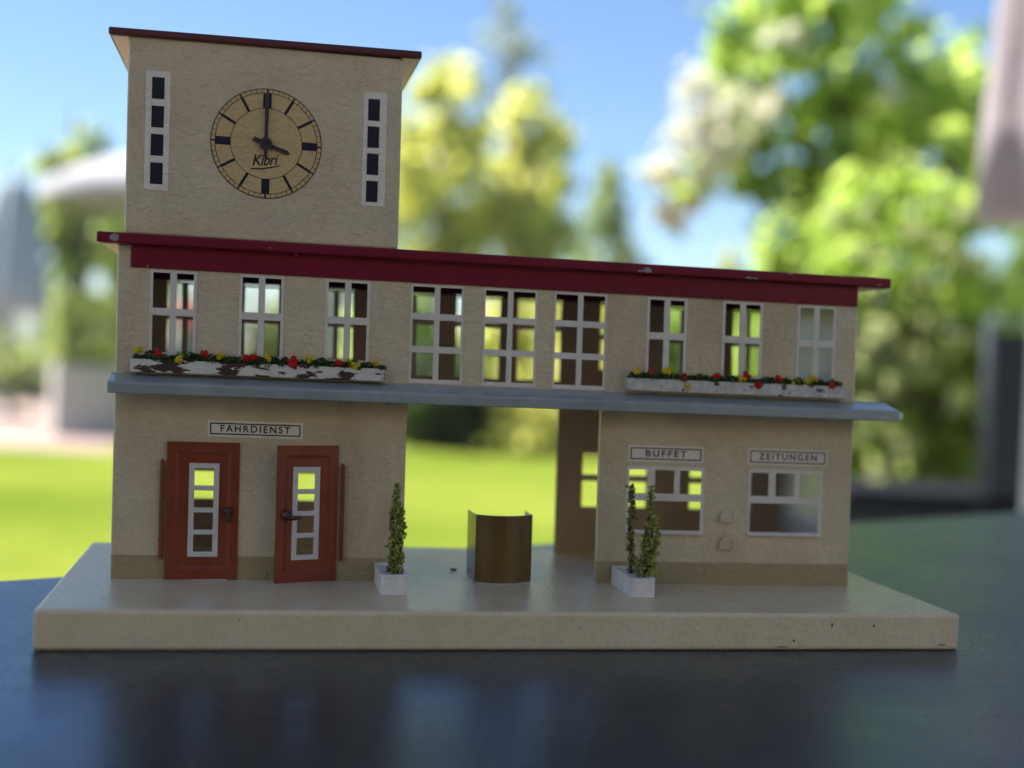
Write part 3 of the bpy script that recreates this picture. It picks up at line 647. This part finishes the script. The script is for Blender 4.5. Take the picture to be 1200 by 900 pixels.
# pale low wall and wire fence behind the patio
w0 = G(35, 17.2)
b = MB(); obox(b, w0, R(-11), 2.6, .12, GROUND, W(40, 395, 17.2).z - .25); tag(b.build('garden_wall', paint('sandy_wall', (.42, .42, .33), (.36, .37, .28), .9, .2, 2), None, bevel=.01), 'low pale sandy wall behind the pinkish patio at far left', 'wall')
b = MB()
for i in range(9): p = G(-90 + i * 26, 16.4); b.tube([p, p + Vector((0, 0, 1.15))], .02, 6)
for z in (.15, .45, .75, 1.08):
    b.tube([G(-90, 16.4) + Vector((0, 0, z)), G(-90 + 8 * 26, 16.4) + Vector((0, 0, z))], .008, 5)
tag(b.build('wire_fence', paint('galvanised_wire', (.5, .52, .5), None, .5, .4, 5)), 'thin pale wire fence at the patio, far left edge of the photo', 'fence')
bush(25, 16.9, 385, 150, 'mid', 'low grey-green bush behind the wire fence at far left', leaf=.07, dens=4)
# blue-grey folded parasol and the open white parasol
def closed_parasol(px, d, ytop, ybot, wbot, col, label, polecol, top_extra=.08, folds=8):
    base = G(px, d); t = empty('folded_parasol', base, label, 'parasol'); k = d / F_PX; zt, zb = W(px, ytop, d).z, W(px, ybot, d).z; r = wbot * .5 * k; h = zt - zb
    b = MB(); b.lathe((base.x, base.y, zb), [(r * .55, .02), (r, 0), (r * .95, h * .18), (r * .84, h * .42), (r * .68, h * .68), (r * .5, h * .88), (r * .3, h * .97), (.004, h)], 48, 0, folds, .13)
    b.build('canopy', col, t)
    b = MB(); b.tube([base, Vector((base.x, base.y, zt + top_extra))], .024, 10); b.build('pole', polecol, t)
    b = MB(); b.lathe(base, [(.004, 0), (.25, 0), (.25, .05), (.06, .08), (.03, .3)], 24); b.build('foot', polecol, t)
    return t
slatecloth = paint('slate_blue_cloth', (.37, .42, .49), (.34, .39, .46), .85, .2, 3)
closed_parasol(8, 13, 205, 366, 80, slatecloth, 'folded slate-blue parasol at the far left edge of the photo', M['alu'])
lil = paint('lilac_grey_cloth', (.33, .285, .31), (.29, .25, .275), .85, .2, 4, [(12, 4, (1, 1, .2), .01)])
closed_parasol(1222, 2.25, -330, 258, 172, lil, 'folded lilac-grey parasol hanging at the right edge of the photo', paint('steel_pole', (.10, .115, .14), None, .4, .5, 20), .05, 6)
d = 15.5; base = G(196, d); ws = empty('open_parasol', base, 'open white garden parasol behind the left side of the toy clock tower', 'parasol')
k = d / F_PX; z1, z0 = W(190, 180, d).z, W(190, 228, d).z; rr = 150 * k; h = z1 - z0
wcl = paint('white_parasol_cloth', (.38, .375, .41), (.35, .345, .38), .8, .2, 3)
b = MB(); b.lathe((base.x, base.y, z0), [(rr * .995, -.16), (rr, 0), (rr * .82, h * .34), (rr * .5, h * .72), (rr * .2, h * .94), (.02, h)], 48, 0, 8, .02)
b.lathe((base.x, base.y, z0 - .012), [(rr * .98, 0), (rr * .8, h * .33), (rr * .49, h * .71), (.02, h * .97)], 48, 0, 8, .02); b.build('canopy', wcl, ws)
b = MB(); b.tube([base, Vector((base.x, base.y, z1 + .08))], .03, 10); b.build('pole', M['alu'], ws)
for i in range(8):
    a = i * math.pi / 4; b = MB(); b.tube([(base.x, base.y, z0 - .25 + h * .6), (base.x + rr * .9 * math.cos(a), base.y + rr * .9 * math.sin(a), z0 - .03)], .012, 5); b.build('rib', M['alu'], ws)
b = MB(); b.lathe(base, [(.004, 0), (.4, 0), (.4, .07), (.06, .1), (.04, .35)], 24); b.build('foot', M['alu'], ws)
# white pots and red geraniums seen through the first window, white pillar through the third
p0 = G(203, 12.2); pt = empty('white_pot', p0, 'tall white flower pot with red geraniums behind the first toy window', 'flower pot')
b = MB(); zt = W(203, 378, 12.2).z; b.lathe(p0, [(.004, 0), (.10, 0), (.155, zt - GROUND), (.13, zt - GROUND), (.12, zt - GROUND - .05), (.004, zt - GROUND - .05)], 28); b.build('pot', cream, pt)
P, Nn = clump_pts((p0.x + .14, p0.y, zt + .03), (.16, .16, .17), 700, 9); leaves_mesh('flower_head', P, .022, LM['red'], pt, Nn)
P, Nn = clump_pts((p0.x + .05, p0.y, zt + .0), (.15, .15, .09), 300, 7); leaves_mesh('foliage', P, .03, LM['mid'], pt, Nn)
b = MB(); obox(b, G(384, 13), R(-8), .16, .16, GROUND, W(384, 338, 13).z); b.build('x', cream) if False else tag(b.build('garden_pillar', cream, None, bevel=.01), 'white rendered square pillar standing behind the third toy window', 'pillar')

# --- right: blossoming shrub and the leafy bush below it
def px_clumps(lst, sub=8):
    out = []
    for (x, y, r, d) in lst: c = W(x, y, d); q = r * d / F_PX; out.append((tuple(c), (q, q, q * .9), sub))
    return out
D = 5.6; base = G(1030, D + .1); sh = empty('blossoming_shrub', base, 'large lime-green shrub with cream blossom and a few rusty leaves, upper right', 'shrub')
lim = [(850, 55, 42, D), (905, 95, 50, D - .2), (955, 45, 62, D + .1), (1010, 85, 66, D - .1), (1060, 120, 60, D), (1120, 70, 48, D + .2), (1150, 130, 50, D), (915, 165, 52, D - .1), (975, 150, 60, D + .2), (930, 215, 44, D), (1180, 200, 60, D + .3), (960, -30, 70, D), (1060, 20, 40, D), (1010, 190, 48, D - .2), (880, 20, 40, D), (840, 90, 34, D), (1040, 160, 50, D - .3), (1100, 130, 50, D - .3), (920, 10, 50, D), (1000, 20, 50, D), (870, 150, 36, D), (850, 195, 34, D), (815, 215, 30, D), (890, 205, 34, D), (985, 230, 44, D)]
cl = px_clumps(lim, 9); crown(sh, 'crown', LM['lime'], cl, .06, 9)
drk = px_clumps([(1085, 170, 62, D + .4), (1140, 190, 55, D + .5), (1010, 215, 55, D + .4), (930, 235, 34, D + .3), (1170, 90, 40, D + .5), (890, 130, 38, D + .4)], 8); crown(sh, 'inner_foliage', LM['mid'], drk, .055, 7)
crown(sh, 'blossom', LM['blossom'], px_clumps([(826, 112, 30, D - .3), (818, 148, 34, D - .3), (850, 168, 34, D - .3), (885, 122, 28, D - .3), (840, 135, 30, D - .35), (845, 200, 26, D - .3), (920, 45, 22, D - .3), (792, 203, 32, D - .3), (768, 212, 22, D - .2), (1045, 112, 18, D - .4), (900, 130, 18, D - .3), (838, 200, 18, D - .3)], 6), .035, 8)
crown(sh, 'rusty_leaves', LM['rust'], px_clumps([(785, 243, 20, D - .3), (794, 262, 15, D - .3), (806, 232, 15, D - .3)], 6), .045, 8)
trunk(sh, base, W(1000, 120, D), .06, [c[0] for c in cl])
D2 = 4.6; base = G(1060, D2 + .2); sb = empty('leafy_bush', base, 'dense green bush with pale rounded flower heads behind the dark lounger, right', 'shrub')
lst = [(1000, 270, 55, D2 + .2), (1060, 240, 62, D2 + .1), (1120, 250, 60, D2), (1180, 290, 60, D2 + .1), (960, 310, 45, D2 + .3), (1030, 330, 62, D2), (1100, 330, 60, D2 - .1), (1160, 370, 60, D2), (1225, 330, 60, D2 + .2), (922, 282, 42, D2 + .4), (940, 325, 50, D2 + .4), (896, 318, 34, D2 + .4), (965, 255, 46, D2 + .3), (870, 345, 40, D2 + .5)]
cl2 = px_clumps(lst, 9); crown(sb, 'foliage', LM['lime'], cl2, .05, 9)
lst = [(1010, 400, 60, D2 + .3), (1080, 420, 62, D2 + .2), (1150, 450, 60, D2 + .2), (1010, 470, 58, D2 + .3), (1080, 500, 60, D2 + .2), (1140, 540, 60, D2 + .2), (1020, 550, 60, D2 + .3), (1210, 420, 70, D2 + .3), (950, 400, 60, D2 + .4), (940, 500, 60, D2 + .4), (950, 590, 60, D2 + .4), (1050, 380, 62, D2 + .1), (1110, 410, 60, D2 + .1), (1080, 600, 80, D2 + .3)]
cl3 = px_clumps(lst, 9); crown(sb, 'lower_foliage', LM['mid'], cl3, .05, 9)
crown(sb, 'shaded_foliage', LM['dark'], px_clumps([(1030, 430, 70, D2 + .6), (1110, 470, 80, D2 + .6), (1060, 560, 80, D2 + .6), (1000, 520, 60, D2 + .6), (1170, 560, 70, D2 + .6), (1090, 370, 60, D2 + .6)], 9), .06, 6)  # deep green copy of the leaves, shade put into their colour
for (x, y, r) in [(1030, 392, 18), (1080, 335, 15), (1062, 420, 16), (1085, 430, 20), (1050, 445, 15), (1005, 415, 14), (1055, 525, 18), (1030, 560, 17), (1040, 545, 14), (1130, 300, 16), (1100, 290, 13), (1020, 300, 14), (1125, 400, 14), (1160, 330, 15), (1070, 270, 15), (1000, 345, 16), (1140, 250, 15), (1090, 380, 15), (1010, 480, 15), (1120, 470, 14), (985, 255, 14), (1020, 250, 13)]:
    crown(sb, 'flower_head', LM['palehead'], px_clumps([(x, y, r, D2 - .25)], 5), .028, 9)
trunk(sb, base, W(1070, 330, D2), .03, [c[0] for c in cl2 + cl3])

# --- dark lounger beyond the table
M['weave'] = paint('dark_weave', (.024, .028, .037), (.034, .038, .048), .8, .15, 40, [(120, 2, (1, 1, 1), .004)])
dl = 3.6; A = W(985, 582, dl); Bp = W(1290, 582, dl); zs = A.z; c0 = G(1130, dl)
lo = empty('garden_lounger', c0, 'dark woven garden lounger with a raised grey-framed back, right edge beyond the table', 'lounger')
dirx = Vector((RIGHT.x, RIGHT.y)).normalized(); ang = math.atan2(dirx.y, dirx.x); lenh = (Bp - A).length / 2; cc = Vector(((A.x + Bp.x) / 2, (A.y + Bp.y) / 2, 0)) + Vector((-dirx.y, dirx.x, 0)) * .2
b = MB(); obox(b, cc, ang, lenh, .20, zs - .22, zs - .03); b.build('seat', M['weave'], lo, bevel=.012)
b = MB(); obox(b, cc, ang, lenh - .01, .19, zs - .029, zs + .02); b.build('cushion', paint('charcoal_cushion', (.012, .014, .019), None, .9, .08, 8), lo, bevel=.015)
for sx in (-1, 1):
    for sy in (-1, 1):
        q = cc + Vector((dirx.x, dirx.y, 0)) * sx * (lenh - .06) + Vector((-dirx.y, dirx.x, 0)) * sy * .16
        b = MB(); obox(b, q, ang, .025, .025, GROUND + .008, zs - .16); b.build('leg', M['alu'], lo)
bx = W(1151, 500, dl); bx2 = W(1300, 500, dl); bc = Vector(((bx.x + bx2.x) / 2, (bx.y + bx2.y) / 2, 0)) - Vector((-dirx.y, dirx.x, 0)) * .02; zt = W(1180, 378, dl).z
b = MB(); obox(b, bc, ang, (bx2 - bx).length / 2, .025, zs + .021, zt - .03); bk = b.build('backrest', M['weave'], lo, bevel=.008)
frm = paint('grey_frame', (.05, .06, .08), None, .8, .1, 10)
e0 = W(1149, 500, dl) - Vector((-dirx.y, dirx.x, 0)) * .02; e1 = W(1312, 500, dl) - Vector((-dirx.y, dirx.x, 0)) * .02
b = MB(); b.tube([(e0.x, e0.y, zs - .15), (e0.x, e0.y, zt), (e1.x, e1.y, zt), (e1.x, e1.y, zs - .15)], .012, 10); b.build('back_frame', frm, bk)

# --- far wood on the skyline
cl = []
for i in range(90):
    x = -900 + i * 40; dd = 95 + 12 * math.sin(i * 1.7); hgt = 4.5 + 2.2 * math.sin(i * .9) + random.uniform(-.8, 1.2)
    g = G(x, dd); cl.append(((g.x, g.y, GROUND + hgt * .5), (2.6, 2.2, hgt * .55), 8))
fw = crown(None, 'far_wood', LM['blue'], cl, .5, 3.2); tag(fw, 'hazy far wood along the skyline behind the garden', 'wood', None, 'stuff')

# ------------------------------------------------------------------ unseen house wall behind the camera, and a canopy added to shade the table
HY = -3.3
hw = MB(); hw.sheet(-7, 7, GROUND, GROUND + 3.1, HY, HY - .3, [(-1.6, 1.8, GROUND + .02, GROUND + 2.25)], 0, 0)
HS = empty('house', (0, HY, GROUND), 'rendered house wall with glass door behind the viewer', 'house')
hw.build('wall', paint('house_render', (.46, .41, .34), (.42, .375, .31), .9, .2, 2), HS)
b = MB(); b.box(-1.6, 1.8, HY - .2, HY - .17, GROUND + .02, GROUND + 2.25); b.build('glass_door', paint('dark_glass', (.02, .022, .025), None, .08, .5, 5), HS)
AW = paint('awning_cloth', (.20, .19, .19), (.18, .17, .17), .9, .2, 3)
aw = empty('added_shade_canopy', (.65, .5, GROUND), 'unseen grey cloth canopy on four posts, added to shade the table', 'canopy')
b = MB(); b.prism_yz([(-.45, GROUND + 2.56), (1.4, GROUND + 2.5), (1.4, GROUND + 2.53), (-.45, GROUND + 2.59)], -2.3, 3.6); b.build('roof_cloth', AW, aw)
for x in (-2.25, 3.55):
    for y in (-.3, 1.35):
        b = MB(); b.box(x - .04, x + .04, y - .04, y + .04, GROUND + .008, GROUND + 2.49); b.build('post', M['alu'], aw)

# ------------------------------------------------------------------ air
m, nt, out = newmat('garden_air'); pv = N(nt, 'ShaderNodeVolumePrincipled', Density=.0007, Anisotropy=.3); pv.inputs['Color'].default_value = (.93, .96, 1, 1)
L(nt, pv.outputs[0], out.inputs['Volume'])
b = MB(); b.box(-410, 410, -410, 410, GROUND - 1, GROUND + 15.5); hz = b.build('haze', m); hz['kind'] = 'stuff'

# ------------------------------------------------------------------ light
EL, AZ = 56.0, (-.88, .47)                     # sun behind the toy and to the left
sd = Vector((AZ[0], AZ[1], 0)).normalized() * math.cos(R(EL)) + Vector((0, 0, math.sin(R(EL))))
sun = bpy.data.lights.new('sun', 'SUN'); sun.energy = 5.0; sun.angle = R(.53); sun.color = (1, .95, .86)
so = bpy.data.objects.new('sun', sun); so.rotation_euler = (-sd).to_track_quat('-Z', 'Y').to_euler(); so.location = (-3, 4, 6); COL.objects.link(so)
w = bpy.data.worlds.new('World'); sc.world = w; w.use_nodes = True; nt = w.node_tree
for n in list(nt.nodes): nt.nodes.remove(n)
sky = N(nt, 'ShaderNodeTexSky', sky_type='NISHITA'); sky.sun_disc = False; sky.sun_elevation = R(EL); sky.sun_rotation = math.atan2(AZ[0], AZ[1])
sky.altitude = 300; sky.air_density = 1.0; sky.dust_density = 0.0; sky.ozone_density = 7
bg = N(nt, 'ShaderNodeBackground', Strength=.052); wo = N(nt, 'ShaderNodeOutputWorld'); L(nt, sky.outputs[0], bg.inputs[0]); L(nt, bg.outputs[0], wo.inputs[0])

# ------------------------------------------------------------------ camera and render settings
cd = bpy.data.cameras.new('camera'); cam = bpy.data.objects.new('camera', cd); COL.objects.link(cam)
mw = Matrix((RIGHT, UP, -FWD)).transposed().to_4x4(); mw.translation = CAM; cam.matrix_world = mw
cd.sensor_width = 36; cd.lens = F_PX / 1200 * 36; cd.clip_start = .02; cd.clip_end = 1500
cd.dof.use_dof = True; cd.dof.focus_distance = .518; cd.dof.aperture_fstop = 4.0; cd.dof.aperture_blades = 0
sc.camera = cam
sc.view_settings.view_transform = 'Standard'; sc.view_settings.look = 'None'; sc.view_settings.exposure = 1.8; sc.view_settings.gamma = 1
sc.render.engine = 'CYCLES'; sc.cycles.use_denoising = True; sc.cycles.max_bounces = 8; sc.cycles.transparent_max_bounces = 8
sc.cycles.sample_clamp_indirect = 8
